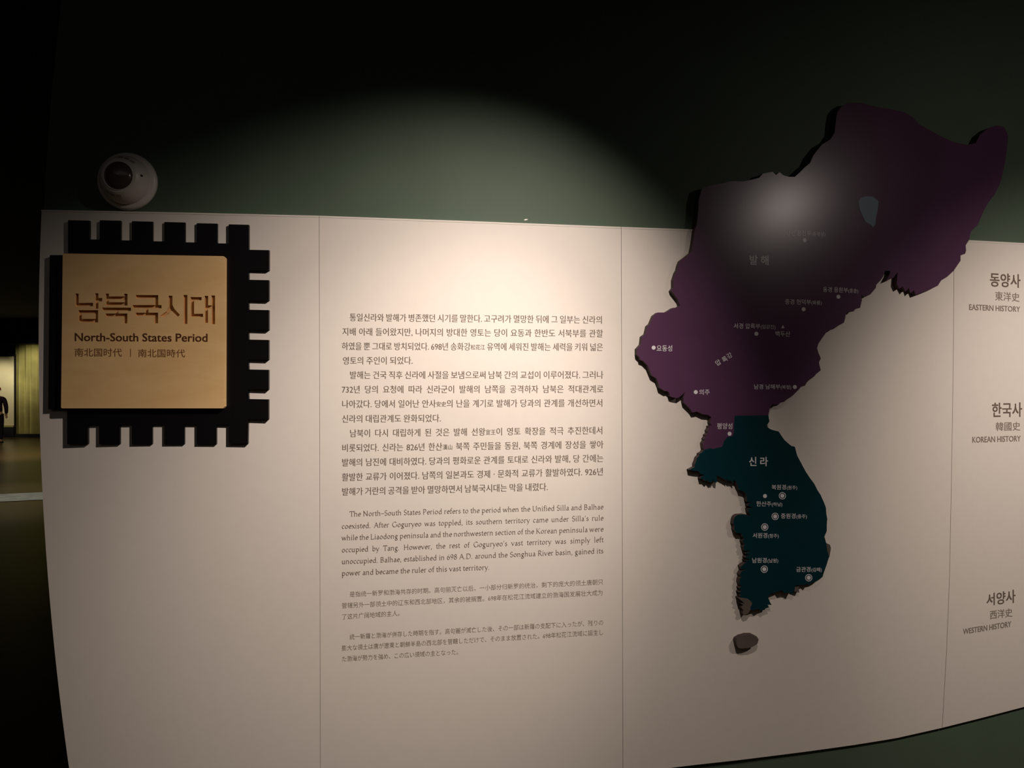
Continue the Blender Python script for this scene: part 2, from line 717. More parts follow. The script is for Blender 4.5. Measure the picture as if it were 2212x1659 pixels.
def make_panel(xl, xr, label):
    nx, ny = 22, 26
    V, Fc, sm = [], [], []
    g = .4
    for side in (0, 1):
        for i in range(ny + 1):
            for j in range(nx + 1):
                t = i / ny
                # edges of the panel are followed in pixels, then laid on the wall
                y = 480 + t * 1200
                for _ in range(3):
                    x = (lerp_pts(xl, y) + g) * (1 - j / nx) + (lerp_pts(xr, y) - g) * (j / nx)
                    y = lerp_pts(TOP, x) * (1 - t) + lerp_pts(BOT, x) * t
                p = wp(x, y)
                V.append(p if side == 0 else p - normal(x) * BT)
    n = (nx + 1) * (ny + 1)
    for i in range(ny):
        for j in range(nx):
            a = i * (nx + 1) + j
            b = a + nx + 1
            Fc.append((a, b, b + 1, a + 1))
            sm.append(True)
    rim = [j for j in range(nx + 1)] + [i * (nx + 1) + nx for i in range(1, ny + 1)] + \
          [ny * (nx + 1) + j for j in range(nx - 1, -1, -1)] + [i * (nx + 1) for i in range(ny - 1, 0, -1)]
    base = len(V)
    V += [V[r] for r in rim] + [V[r + n] for r in rim]
    k = len(rim)
    for i in range(k):
        j = (i + 1) % k
        Fc.append((base + i, base + j, base + k + j, base + k + i))
        sm.append(False)
    o = obj('panel', V, Fc, M_BOARD, board, smooth=sm)
    if label:
        o['label'] = label
    # thin laminate strip along the top edge
    V, Fc = [], []
    m = 20
    for j in range(m + 1):
        for r in (0, 1):
            y = 480
            x = (lerp_pts(xl, y) + g) * (1 - j / m) + (lerp_pts(xr, y) - g) * (j / m)
            y = lerp_pts(TOP, x) + (0 if r == 0 else 3.6)
            V.append(wp(x, y, .0007))
    for j in range(m + 1):
        x = (lerp_pts(xl, 480) + g) * (1 - j / m) + (lerp_pts(xr, 480) - g) * (j / m)
        V.append(wp(x, lerp_pts(TOP, x) + 3.6, .0))
    for j in range(m):
        Fc.append((2 * j, 2 * j + 1, 2 * j + 3, 2 * j + 2))
        Fc.append((2 * j + 1, 2 * m + 2 + j, 2 * m + 3 + j, 2 * j + 3))
    obj('edge_strip', V, Fc, M_BOARD, o)
    return o


panel_a = make_panel(LEFT, SEAM1, 'leftmost cream panel carrying the title sign')
panel_b = make_panel(SEAM1, SEAM2, 'cream panel printed with the long text')
panel_c = make_panel(SEAM2, SEAM3, 'cream panel under the map')
panel_d = make_panel(SEAM3, SEAM4, 'rightmost cream panel with three headings')

# ---- the long text, line by line
KO = [
 ('통일신라와 발해가 병존했던 시기를 말한다. 고구려가 멸망한 뒤에 그 일부는 신라의', 755, 693.6, 1302, 699.2),
 ('지배 아래 들어왔지만, 나머지의 방대한 영토는 당이 요동과 한반도 서북부를 관할', 739, 724.7, 1303, 728.7),
 ('하였을 뿐 그대로 방치되었다. 698년 송화강{松花江} 유역에 세워진 발해는 세력을 키워 넓은', 738, 756, 1303, 758),
 ('영토의 주인이 되었다.', 740, 787.3, 892, 787),
 ('발해는 건국 직후 신라에 사절을 보냄으로써 남북 간의 교섭이 이루어졌다. 그러나', 755, 818.4, 1303.7, 818),
 ('732년 당의 요청에 따라 신라군이 발해의 남쪽을 공격하자 남북은 적대관계로', 738, 849.5, 1304, 848.5),
 ('나아갔다. 당에서 일어난 안사{安史}의 난을 계기로 발해가 당과의 관계를 개선하면서', 738, 881, 1303, 878.6),
 ('신라의 대립관계도 완화되었다.', 738, 913, 953, 911.6),
 ('남북이 다시 대립하게 된 것은 발해 선왕{宣王}이 영토 확장을 적극 추진한데서', 755, 944.4, 1303, 937.8),
 ('비롯되었다. 신라는 826년 한산{漢山} 북쪽 주민들을 동원, 북쪽 경계에 장성을 쌓아', 738, 976, 1304, 968.2),
 ('발해의 남진에 대비하였다. 당과의 평화로운 관계를 토대로 신라와 발해, 당 간에는', 738, 1007.4, 1304, 998),
 ('활발한 교류가 이어졌다. 남쪽의 일본과도 경제 · 문화적 교류가 활발하였다. 926년', 738, 1039.1, 1304, 1026.8),
 ('발해가 거란의 공격을 받아 멸망하면서 남북국시대는 막을 내렸다.', 738, 1070.5, 1184, 1059.7),
]
EN = [
 ('The North-South States Period refers to the period when the Unified Silla and Balhae', 755, 1116, 1304, 1100),
 ('coexisted. After Goguryeo was toppled, its southern territory came under Silla\'s rule', 738, 1142.3, 1304, 1124),
 ('while the Liaodong peninsula and the northwestern section of the Korean peninsula were', 738, 1167.4, 1304, 1148),
 ('occupied by Tang. However, the rest of Goguryeo\'s vast territory was simply left', 738, 1193.3, 1304, 1171),
 ('unoccupied. Balhae, established in 698 A.D. around the Songhua River basin, gained its', 738, 1218.6, 1304, 1195),
 ('power and became the ruler of this vast territory.', 738, 1243.8, 1058.5, 1230.5),
]
ZH = [
 ('是指统一新罗和渤海共存的时期。高句丽灭亡以后，一小部分归新罗的统治，剩下的庞大的领土唐朝只', 755, 1290, 1303.5, 1263),
 ('管辖另外一部领土中的辽东和西北部地区，其余的被搁置。698年在松花江流域建立的渤海国发展壮大成为', 738, 1314.5, 1303, 1286),
 ('了这片广阔地域的主人。', 738, 1338.6, 871, 1330),
 ('統一新羅と渤海が併存した時期を指す。高句麗が滅亡した後、その一部は新羅の支配下に入ったが、残りの', 755, 1382, 1304, 1350.5),
 ('膨大な領土は唐が遼東と朝鮮半島の西北部を管轄しただけで、そのまま放置された。698年松花江流域に誕生し', 738, 1406.3, 1304, 1371.6),
 ('た渤海が勢力を強め、この広い領域の主となった。', 738, 1429.7, 997, 1413.6),
]
_all = ''.join(t[0] for t in KO + ZH) + '동양사東洋史한국사韓國史서양사西洋史EASTERNHISTORYKOREANWESTERNNorth-SouthStatesPeriod南北国时代時代|' \
    '발해신라상경용천부동경성원훈춘중경현덕화룡서압록임강진백두산요동의주남북청평양한하원충김금관경()'
_all = [c for c in dict.fromkeys(_all) if c not in ' {}']
preload(_all + ['I'] + [c + 'I' for c in _all if ord(c) < 0x2E80])
PO = .0004
g_ko = lambda c: glyph(c, .010, -.006)
g_zh = lambda c: glyph(c, .0, -.012)
g_sans = lambda c: glyph(c, .006, .006)
g_bold = lambda c: glyph(c, .018, .014)
for t, a, b, c, d in KO:
    e = 18.6
    print_line('text_line', t, a, b - 1.4, c, d - 1.4, e, 15.45 / (.92 * e), g_ko, M_INK, panel_b, PO, stretch=t.count(' ') > 4)
for t, a, b, c, d in EN:
    print_line('text_line', t, a, b, c, d, 16.4, .92, serif_glyph, M_INK, panel_b, PO, stretch=len(t) > 60)
for t, a, b, c, d in ZH:
    print_line('text_line', t, a, b - 1.2, c, d - 1.2, 13.2, 1, g_zh, M_INK2, panel_b, PO, stretch=False)

# ---- headings on the right-hand panel
for t, q, g, m in [
    ('동양사', (2138.7, 2204.5, 588.5, 619, 592.5, 622), g_bold, M_INK),
    ('東洋史', (2149.7, 2202.5, 629, 649, 633, 652), g_sans, M_INK2),
    ('EASTERN HISTORY', (2093.6, 2203.7, 657, 669.7, 662, 674), g_bold, M_INK2),
    ('한국사', (2143, 2208, 870, 901.5, 869, 900.5), g_bold, M_INK),
    ('韓國史', (2151, 2204, 912, 931, 911, 930), g_sans, M_INK2),
    ('KOREAN HISTORY', (2100.5, 2205, 943.5, 956.5, 941, 953.5), g_bold, M_INK2),
    ('서양사', (2131, 2193.6, 1283, 1309, 1273, 1302), g_bold, M_INK),
    ('西洋史', (2138.7, 2187, 1319, 1338, 1313, 1332), g_sans, M_INK2),
    ('WESTERN HISTORY', (2080.5, 2184.5, 1358.5, 1370.5, 1341.5, 1354), g_bold, M_INK2),
]:
    print_fit('heading_text', t, q, g, m, panel_d, PO)


# ------------------------------------------------------------------ title sign: black crenellated frame with carved wood plaque
class Plane:
    """flat plate standing off the wall, fixed by three photo points on the board"""
    def __init__(s, px0, px1, off):
        a, b = wp(px0, CY, off), wp(px1, CY, off)
        s.p = a
        t = (b - a).normalized()
        s.n = Vector((t.y, -t.x, 0))

    def at(s, px, py, off=0.0):
        d = Vector(((px - CX) / F, 1, (CY - py) / F))
        o = Vector((0, 0, EYE))
        k = ((s.p + s.n * off) - o).dot(s.n) / d.dot(s.n)
        return o + d * k


FT, PT = .0105, .0235
sign = empty('title_sign', wp(330, 960), 'black crenellated sign with carved maple plaque at left end of the cream board', 'sign')
fr_plane = Plane(100, 580, FT)
fr = []
# top edge with six merlons, left to right
tx = [(147, 193), (215.5, 261), (285, 330), (355, 400), (425, 469.5), (494, 537.5)]
ty = [475.5, 475.7, 477.7, 479.5, 482, 484.5]
tg = [517, 519, 521, 523.3, 525.5]
for i in range(6):
    fr.append((tx[i][0], ty[i]))
    fr.append((tx[i][1], ty[i] + 1))
    if i < 5:
        fr.append((tx[i][1], tg[i]))
        fr.append((tx[i + 1][0], tg[i] + .4))
ry = [(539.5, 583.5), (604.3, 648.5), (669, 712.5), (733.5, 776.5), (798, 841), (862, 905.5)]
for i, (a, b) in enumerate(ry):
    fr += [(537.5, a), (581 - i * .2, a + .8), (581 - i * .2, b), (537.3 - i * .2, b)]
bx = [(145, 189.5), (214, 259), (285, 329), (355, 398.5), (425, 467.5), (494, 535.3)]
for i in range(5, -1, -1):
    a, b = bx[i]
    fr += [(b, 959 - (i > 3) * .6), (a, 959.4 - (i > 3) * .6)] if i == 5 else [(b, 917.5), (b, 959), (a, 959.4)]
    if i > 0:
        fr.append((a, 917.5))
fr += [(145, 884), (104, 884), (107.5, 551), (147, 551)]
frame = relief('sign_frame', fr, lambda x, y: fr_plane.at(x, y), lambda x, y: fr_plane.at(x, y) - fr_plane.n * (FT + .002), M_BLACK, M_BLACK, sign, step=400)

pl_plane = Plane(100, 580, PT)
Zs = 6.144


def zz(L):
    return [(140 + x / Zs, 600 + y / Zs) for x, y in L]


LOOPS = [zz(L) for L in [
    [(140, 210), (185, 210), (185, 334), (375, 332), (375, 378), (190, 383), (140, 383)],
    [(400, 206), (446, 206), (446, 268), (496, 268), (496, 313), (446, 313), (446, 410), (400, 410)],
    [(180, 430), (442, 430), (442, 592), (205, 592), (180, 560)],
    [(540, 210), (585, 210), (585, 247), (785, 247), (785, 213), (832, 213), (832, 368), (540, 368)],
    [(495, 395), (878, 397), (878, 440), (712, 440), (712, 474), (830, 474), (830, 605), (783, 605), (783, 518), (540, 518), (540, 474), (668, 474), (668, 438), (495, 438)],
    [(940, 228), (1240, 230), (1240, 362), (1283, 363), (1283, 406), (1110, 406), (1110, 463), (1238, 463), (1238, 605), (1185, 605), (1185, 507), (940, 507), (940, 463), (1066, 463), (1066, 405), (900, 405), (900, 362), (1192, 362), (1192, 274), (940, 274)],
    [(1375, 238), (1428, 238), (1428, 360), (1455, 415), (1528, 492), (1498, 520), (1412, 438), (1385, 472), (1322, 525), (1265, 505), (1345, 450), (1376, 385)],
    [(1574, 228), (1627, 228), (1627, 612), (1574, 612)],
    [(1668, 255), (1815, 257), (1815, 298), (1716, 296), (1716, 478), (1835, 478), (1835, 520), (1668, 522)],
    [(1855, 240), (1902, 240), (1902, 366), (1945, 366), (1945, 235), (1994, 235), (1994, 615), (1945, 615), (1945, 412), (1900, 412), (1900, 598), (1855, 598)],
]]
ISLANDS = [zz(L) for L in [
    [(226, 476), (398, 476), (398, 546), (226, 546)],
    [(586, 290), (785, 290), (785, 325), (586, 325)],
]]
outer = [(137, 547.5), (482.5, 553.3), (486.2, 557), (485.3, 878), (482, 882), (134, 882), (131.8, 880), (135.5, 549)]
# face
mb = MB()
flat = [[Vector((x, y, 0)) for x, y in outer]] + [[Vector((x, y, 0)) for x, y in L] for L in LOOPS]
allp = [p for L in flat for p in L]
tris = tessellate_polygon(flat)


def addflat(P, T, off, k):
    V = [pl_plane.at(p[0], p[1], off) for p in P]
    mb.add(V, orient(V, [tuple(t) for t in T]), k)


addflat(allp, tris, 0, 0)
CD = .0065
for L in ISLANDS:
    P = [Vector((x, y, 0)) for x, y in L]
    addflat(P, tessellate_polygon([P]), 0, 0)


def walls(L, d, k, rev=False):
    V = [pl_plane.at(x, y) for x, y in L]
    V += [p - pl_plane.n * d for p in V]
    n = len(L)
    for i in range(n):
        j = (i + 1) % n
        mb.add([V[i], V[j], V[n + j], V[n + i]], [(0, 1, 2, 3)], k)


for L in LOOPS:
    walls(L, CD, 1)
for L in ISLANDS:
    walls(L, CD, 1)
walls(outer, PT - FT + .001, 0)
# floor of the carving
V = [pl_plane.at(x, y) - pl_plane.n * CD for x, y in [(150, 620), (480, 620), (480, 710), (150, 710)]]
mb.add(V, orient(V, [(0, 1, 2, 3)]), 1)
plaque = obj('wooden_plaque', mb.v, mb.f, None, sign, mats=[M_WOOD, M_CARVE], fmat=mb.m)
plaque['label'] = 'maple plaque with carved title'
surf_pl = lambda x, y, o: pl_plane.at(x, y, o)
print_fit('carved_lettering', 'North-South States Period', (161.5, 448.5, 719, 737, 720.5, 738.5), g_bold, M_INKW, plaque, .0003, surf=surf_pl)
print_fit('carved_lettering', '南北国时代', (161.5, 263.5, 752, 770, 752.5, 770.5), g_sans, M_INKW2, plaque, .0003, surf=surf_pl)
print_fit('carved_lettering', '|', (281.3, 282.7, 753, 771, 753, 771), g_sans, M_INKW2, plaque, .0003, surf=surf_pl)
print_fit('carved_lettering', '南北国時代', (298.5, 400, 754, 771.5, 754.5, 772), g_sans, M_INKW2, plaque, .0003, surf=surf_pl)

# ------------------------------------------------------------------ the cut-out map
MT = .015
BTR = .002
mf = lambda x, y: wp(x, y, MT)
mbk = lambda x, y: wp(x, y, MT) - normal(x) * (MT + BT)
kmap = empty('territory_map', wp(1600, 1330), 'cut-out wall map in purple and teal hanging over the cream board and green wall', 'map')
BORDER = [(1660, 897), (1587, 898), (1586, 913), (1585, 936), (1583, 942), (1571, 944), (1564, 953), (1560, 965), (1547, 968), (1541, 970), (1534, 968), (1521, 972)]
PURPLE = [(1516, 408), (1528, 402), (1555, 397), (1583, 391), (1605, 392), (1625, 388), (1640, 384), (1648, 375), (1669, 371), (1676, 378), (1684, 372), (1693, 379), (1704, 382), (1717, 382), (1726, 374), (1738, 362), (1750, 352), (1757, 336), (1767, 323), (1776, 312), (1793, 302), (1803, 287), (1806, 257), (1809, 242), (1818, 230), (1832, 222), (1860, 222), (1890, 230), (1925, 236), (1955, 243), (1972, 253), (1985, 268), (2009, 281), (2034, 295), (2060, 307), (2090, 313), (2108, 309), (2117, 291), (2134, 277), (2152, 271), (2169, 274), (2178, 293), (2176, 315), (2171, 352), (2161, 394), (2149, 420), (2134, 439), (2124, 458), (2120, 467), (2112, 486), (2098, 499), (2093, 519), (2086, 530), (2087, 541), (2085, 548), (2075, 552), (2075, 563), (2060, 585), (2046, 598), (2033, 606), (2026, 617), (2014, 623), (1997, 630), (1978, 637), (1974, 627), (1967, 634), (1963, 622), (1956, 630), (1950, 619), (1942, 624), (1937, 613), (1939, 588), (1930, 600), (1914, 607), (1922, 592), (1923, 585), (1912, 585), (1908, 597), (1902, 606), (1893, 615), (1892, 622), (1880, 636), (1870, 641), (1860, 637), (1862, 648), (1858, 665), (1847, 668), (1843, 673), (1833, 672), (1827, 679), (1826, 687), (1823, 697), (1812, 703), (1800, 711), (1787, 715), (1777, 729), (1768, 742), (1765, 752), (1768, 762), (1773, 774), (1769, 783), (1773, 800), (1763, 808), (1758, 814), (1748, 821), (1742, 827), (1739, 833), (1730, 836), (1725, 842), (1715, 852), (1708, 858), (1701, 862), (1694, 868), (1685, 870), (1681, 874), (1669, 873), (1664, 879), (1661, 889)] + BORDER + \
 [(1519, 967), (1518, 958), (1522, 952), (1521, 948), (1525, 943), (1524, 940), (1529, 936), (1528, 931), (1532, 924), (1531, 921), (1537, 919), (1534, 913), (1535, 907), (1537, 901), (1529, 896), (1518, 895), (1506, 889), (1496, 891), (1492, 884), (1482, 874), (1477, 869), (1476, 862), (1478, 852), (1480, 846), (1473, 854), (1464, 860), (1453, 858), (1448, 856), (1445, 847), (1441, 844), (1437, 845), (1425, 838), (1422, 827), (1418, 817), (1408, 811), (1403, 799), (1399, 789), (1390, 780), (1383, 777), (1382, 772), (1376, 766), (1376, 754), (1385, 744), (1387, 727), (1395, 721), (1399, 704), (1405, 699), (1412, 682), (1421, 675), (1438, 675), (1448, 669), (1454, 665), (1464, 664), (1469, 660), (1464, 646), (1453, 632), (1450, 628), (1455, 621), (1455, 605), (1460, 589), (1464, 582), (1466, 573), (1470, 563), (1482, 554), (1493, 545), (1497, 525), (1501, 496), (1505, 486), (1508, 460), (1510, 429)]
GREYB = [(1600, 1291), (1608, 1292), (1615, 1293), (1621, 1298), (1625, 1303), (1621, 1312), (1621, 1318)]
TEAL = BORDER[::-1] + [(1662, 911), (1657, 917), (1658, 923), (1666, 928), (1682, 932), (1694, 950), (1709, 963), (1717, 965), (1722, 984), (1730, 999), (1740, 1018), (1750, 1033), (1759, 1045), (1766, 1059), (1772, 1068), (1779, 1083), (1784, 1096), (1785, 1109), (1787, 1121), (1786, 1134), (1786, 1147), (1781, 1159), (1785, 1174), (1787, 1188), (1791, 1203), (1786, 1219), (1779, 1239), (1777, 1246), (1770, 1252), (1762, 1257), (1753, 1259), (1749, 1265), (1744, 1261), (1736, 1264), (1729, 1263), (1718, 1265), (1716, 1275), (1712, 1284), (1706, 1280), (1694, 1282), (1689, 1275), (1684, 1277), (1674, 1281), (1668, 1281), (1660, 1287), (1660, 1293), (1663, 1300), (1667, 1307), (1658, 1306), (1661, 1312), (1651, 1315), (1644, 1320), (1639, 1315), (1634, 1316), (1629, 1318)] + GREYB[::-1] + \
 [(1598, 1287), (1601, 1284), (1596, 1279), (1602, 1276), (1597, 1270), (1601, 1267), (1597, 1258), (1598, 1251), (1601, 1246), (1598, 1241), (1603, 1233), (1615, 1229), (1602, 1230), (1600, 1224), (1606, 1219), (1613, 1214), (1609, 1210), (1616, 1210), (1621, 1209), (1610, 1205), (1612, 1201), (1622, 1200), (1611, 1197), (1611, 1194), (1626, 1190), (1609, 1190), (1606, 1182), (1609, 1176), (1604, 1170), (1607, 1163), (1603, 1158), (1603, 1152), (1591, 1151), (1586, 1144), (1587, 1134), (1584, 1132), (1586, 1120), (1589, 1115), (1594, 1112), (1607, 1111), (1621, 1114), (1617, 1106), (1616, 1099), (1626, 1097), (1616, 1093), (1617, 1088), (1625, 1085), (1614, 1084), (1613, 1074), (1611, 1066), (1606, 1061), (1597, 1059), (1594, 1050), (1591, 1045), (1590, 1039), (1584, 1037), (1585, 1044), (1579, 1038), (1574, 1039), (1568, 1034), (1570, 1039), (1561, 1033), (1549, 1027), (1549, 1035), (1548, 1043), (1543, 1041), (1541, 1036), (1538, 1041), (1532, 1042), (1528, 1036), (1524, 1040), (1519, 1034), (1513, 1034), (1515, 1030), (1522, 1027), (1513, 1023), (1510, 1018), (1500, 1017), (1489, 1015), (1501, 1009), (1501, 1003), (1504, 996), (1506, 989), (1511, 984), (1511, 980), (1517, 977)]
BARE = GREYB + [(1615, 1326), (1607, 1329), (1604, 1325), (1606, 1318), (1601, 1312), (1606, 1307), (1597, 1302), (1609, 1304), (1595, 1292), (1597, 1290)]
relief('purple_region', PURPLE, mf, mbk, M_PURPLE, M_SIDE, kmap, 18)['label'] = 'purple northern territory'
relief('teal_region', TEAL, mf, mbk, M_TEAL, M_SIDE, kmap, 18)['label'] = 'dark teal southern territory'
MB2 = .010
mf2 = lambda x, y: wp(x, y, MB2)
mbk2 = lambda x, y: wp(x, y, MB2) - normal(x) * (MB2 + .001)
relief('bare_coast', BARE, mf, mbk, M_BARE, M_SIDE, kmap, 18)['label'] = 'bare grey southwest tip'
relief('bare_coast', [(1783, 1172), (1793, 1177), (1795, 1184), (1792, 1203), (1786, 1206), (1780, 1190)], mf2, mbk2, M_BARE, M_BARE, kmap, 18)['label'] = 'bare grey strip on the east coast'
relief('bare_coast', [(1714, 1262), (1728, 1263), (1725, 1271), (1727, 1281), (1714, 1276)], mf2, mbk2, M_BARE, M_BARE, kmap, 18)['label'] = 'bare grey bit on the south coast'
relief('lake', [(1854, 436), (1859, 428), (1870, 424), (1886, 425), (1898, 435), (1896, 453), (1892, 470), (1891, 484), (1886, 491), (1881, 485), (1870, 480), (1865, 470), (1857, 452)],
       lambda x, y: wp(x, y, MT + .0005), lambda x, y: wp(x, y, MT), M_LAKE, M_LAKE, kmap, 10)['label'] = 'pale blue lake'
isl = relief('island_piece', [(1590, 1386), (1592, 1380), (1600, 1375), (1614, 1371), (1627, 1371), (1635, 1375), (1639, 1382), (1636, 1391), (1628, 1396), (1617, 1400), (1603, 1401), (1596, 1400), (1592, 1395)], mf, lambda x, y: wp(x, y, MT) - normal(x) * MT, M_BARE, M_SIDE, None, 10)
tag(isl, 'small oval grey island cut-out on the cream board below the map', 'map piece')

MO = MT + .0005
LAB = [
 ('발 해', (1619, 1660, 551, 572, 552, 573), g_bold), ('신 라', (1618, 1659, 987, 1007, 987, 1007), g_bold),
 ('상경 용천부{(동경성)}', (1697, 1783, 497, 510, 499, 512), g_sans), ('동경 용원부{(훈춘)}', (1778, 1854, 619.5, 632, 622, 634.5), g_sans),
 ('중경 현덕부{(화룡)}', (1696, 1775, 646, 658.5, 647.5, 660), g_sans), ('서경 압록부{(임강진)}', (1585, 1675, 698, 711, 699.5, 712.5), g_sans),
 ('백두산', (1675, 1707, 715, 727, 715.5, 727.5), g_sans), ('요동성', (1418.5, 1452, 745.5, 759, 745.5, 759), g_sans),
 ('의주', (1510.5, 1533, 841, 853, 841, 853), g_sans), ('남경 남해부{(북청)}', (1629, 1709, 830, 842, 830, 842), g_sans),
 ('평양성', (1549, 1582, 914, 927, 914, 927), g_sans), ('북원경{(원주)}', (1667, 1722, 1047, 1059, 1047, 1059), g_sans),
 ('한산주{(하남)}', (1634, 1690, 1082.5, 1095, 1083.5, 1095), g_sans), ('중원경{(충주)}', (1687, 1743, 1109, 1121.5, 1109, 1121.5), g_sans),
 ('서원경{(청주)}', (1626, 1682, 1151, 1163.5, 1151, 1163.5), g_sans), ('남원경{(남원)}', (1625, 1681, 1205, 1217.5, 1204.5, 1217), g_sans),
 ('금관경{(김해)}', (1720, 1775, 1224.5, 1237, 1224, 1236.5), g_sans),
]
for t, q, g in LAB:
    print_fit('place_name', t, q, g, M_MAPINK, kmap, MO)
for t, x, y in (('압', 1551, 783), ('록', 1565.5, 776), ('강', 1575.5, 768)):
    print_fit('place_name', t, (x - 5.5, x + 5.5, y - 6, y + 6, y - 6, y + 6), g_sans, M_MAPINK, kmap, MO, rot=(x, y, -math.radians(33)))
tri = [wp(1691, 702, MO), wp(1687.4, 709, MO), wp(1694.6, 709, MO)]
obj('mountain_mark', tri, orient(tri, [(0, 1, 2)]), M_MAPINK, kmap)


def disc(cx, cy, r0, r1):
    V, Fc, n = [], [], 24
    for i in range(n):
        a = 2 * PI * i / n
        for r in (r0, r1):
            V.append(wp(cx + r * math.cos(a), cy + r * math.sin(a) * 1.02, MO))
    for i in range(n):
        j = (i + 1) % n
        Fc.append((2 * i, 2 * i + 1, 2 * j + 1, 2 * j))
    if r0 < .05:
        Fc = [tuple(2 * i + 1 for i in range(n))]
    return V, orient(V, Fc)


for x, y in ((1738, 519), (1811, 641), (1736, 668), (1634, 721), (1412, 751), (1503, 847), (1717, 836), (1576, 937), (1652.5, 1071.5)):
    v, f = disc(x, y, 0, 4.3)
    obj('city_dot', v, f, M_MAPINK, kmap)
for x, y in ((1690, 1071), (1674.5, 1115.5), (1652, 1138.5), (1651, 1229.5), (1747, 1248)):
    v, f = disc(x, y, 0, 4.4)
    v2, f2 = disc(x, y, 6.2, 7.7)
    obj('capital_ring', v + v2, f + [tuple(i + len(v) for i in q) for q in f2], M_MAPINK, kmap)

# ------------------------------------------------------------------ round white detector on the green wall
def lathe(profile, seg=48):
    V, Fc = [], []
    n = len(profile)
    for i in range(seg):
        a = 2 * PI * i / seg
        for r, h in profile:
            V.append((r * math.cos(a), r * math.sin(a), h))
    for i in range(seg):
        j = (i + 1) % seg
        for k in range(n - 1):
            Fc.append((i * n + k, j * n + k, j * n + k + 1, i * n + k + 1))
    return V, Fc


dc = wp(274, 391) - normal(274) * BT
dn = normal(274)
det = empty('wall_detector', dc, 'round white dome detector with dark lens on dark green wall', 'detector')
det.rotation_euler = dn.to_track_quat('Z', 'Y').to_euler()
sc = depth(274) / F      # metres per photo pixel here
R = 62 * sc


def dpart(name, prof, m, smooth=True, parent=det):
    v, f = lathe(prof)
    o = obj(name, v, f, m, None, smooth=smooth)
    o.parent = parent
    return o


dpart('base_ring', [(0, 0), (R, 0), (R, .006), (R * .985, .010), (R * .95, .0125), (R * .86, .0145), (0, .0145)], M_WHITE)
dpart('dome_cover', [(R * .84, .014), (R * .84, .020), (R * .80, .028), (R * .70, .040), (R * .58, .0485), (R * .51, .0505), (R * .485, .0495), (R * .475, .045)], M_WHITE)
lens = dpart('lens', [(R * .48, .046), (R * .44, .051), (R * .34, .0555), (R * .2, .0585), (0.0001, .0595)], M_LENS)
dpart('lens_rim', [(R * .505, .0500), (R * .50, .0518), (R * .475, .0518), (R * .47, .048)], M_WHITE)
v, f = lathe([(.0001, .0), (.0022, .0), (.0022, .0035), (.0001, .0035)], 16)
o = obj('indicator_hole', v, f, M_DARKHOLE)
o.parent = det
o.location = (R * .70, .004, .0385)
# printed ring marks on the dome
for a0, txt in ((70, 'mark'), (250, 'mark')):
    V, Fc = [], []
    for k in range(14):
        if k % 5 == 4:
            continue
        a = math.radians(a0 + (k - 7) * 3.6)
        b = a + math.radians(2.2)
        n = len(V)
        for r, h in ((R * .64, .0455), (R * .70, .0412)):
            for q in (a, b):
                V.append((r * math.cos(q), r * math.sin(q), h + .0006))
        Fc.append((n, n + 1, n + 3, n + 2))
    o = obj('printed_mark', V, Fc, M_PRINT)
    o.parent = det

# small pale scuff on the green wall above the board
V = [wp(x, y) - normal(x) * (BT - .0006) for x, y in ((1133, 473), (1138, 471.4), (1142, 471.8), (1141, 473.3), (1136, 474.6))]
tag(obj('paint_chip', V, orient(V, [(0, 1, 2, 3, 4)]), M_WHITE), 'tiny pale chip stuck on the green wall just above the board', 'chip')

# ------------------------------------------------------------------ the far gallery seen past the wall's left end
def gx(px, Y):
    return (px - CX) / F * Y


def gz(py, Y):
    return EYE + (CY - py) / F * Y


YF = 20.9
M_OLIVE = mat('olive_fabric', (.40, .36, .13), .8, .2, noise=.15, nscale=3)
M_CASE = mat('pale_case_panel', (.75, .68, .42), .7, .2, noise=.06, nscale=1.5)
# far wall
v, f = box_v(-22, 9, YF + .3, YF + .5, 0, WALL_H)
structure(obj('wall_far', v, f, M_DARK), 'dark far wall of the gallery')
v, f = box_v(-22, -9, YF - .35, YF + .3, gz(744, YF), WALL_H)
structure(obj('ceiling_soffit', v, f, M_CEIL), 'black soffit over the lit wall')
# pleated olive wall panel
V, Fc = [], []
x0, x1 = gx(31, YF), gx(150, YF)
n = 60
for i in range(n + 1):
    x = x0 + (x1 - x0) * i / n
    y = YF + .05 + .05 * math.sin(i * .9) + .02 * math.sin(i * 2.3)
    V += [(x, y, .02), (x, y, gz(742, YF))]
for i in range(n):
    Fc.append((2 * i, 2 * i + 2, 2 * i + 3, 2 * i + 1))
cur = obj('gallery_curtain', V, Fc, M_OLIVE, smooth=True)
tag(cur, 'tall olive yellow curtain on the far gallery wall', 'curtain')
# lit showcase
case = empty('wall_showcase', (gx(0, YF - .1), YF - .1, 0), 'tall pale lit showcase on the far wall behind the person', 'showcase')
cx0, cx1 = gx(-70, YF - .1), gx(27, YF - .1)
mb = MB()
mb.box(cx0, cx1, YF - .02, YF + .01, .35, gz(770, YF))
obj('back_panel', mb.v, mb.f, M_CASE, case)
mb = MB()
mb.box(cx0 - .03, cx1 + .03, YF - .10, YF + .01, 0, .30)
obj('plinth', mb.v, mb.f, M_DARK, case)
mb = MB()
mb.box(cx0, cx1, YF - .07, YF + .01, .30, .35)
obj('sill', mb.v, mb.f, M_OLIVE, case)
mb = MB()
mb.box(cx1, cx1 + .03, YF - .04, YF + .01, .30, gz(768, YF))
mb.box(cx0 - .03, cx0, YF - .04, YF + .01, .30, gz(768, YF))
mb.box(cx0 - .03, cx1 + .03, YF - .04, YF + .01, gz(768, YF), gz(768, YF) + .04)
obj('case_frame', mb.v, mb.f, M_DARK, case)
mb = MB()
mb.box(x0 - .1, x1, YF - .06, YF - .03, 0, .10)
structure(obj('baseboard_far', mb.v, mb.f, M_DARK))
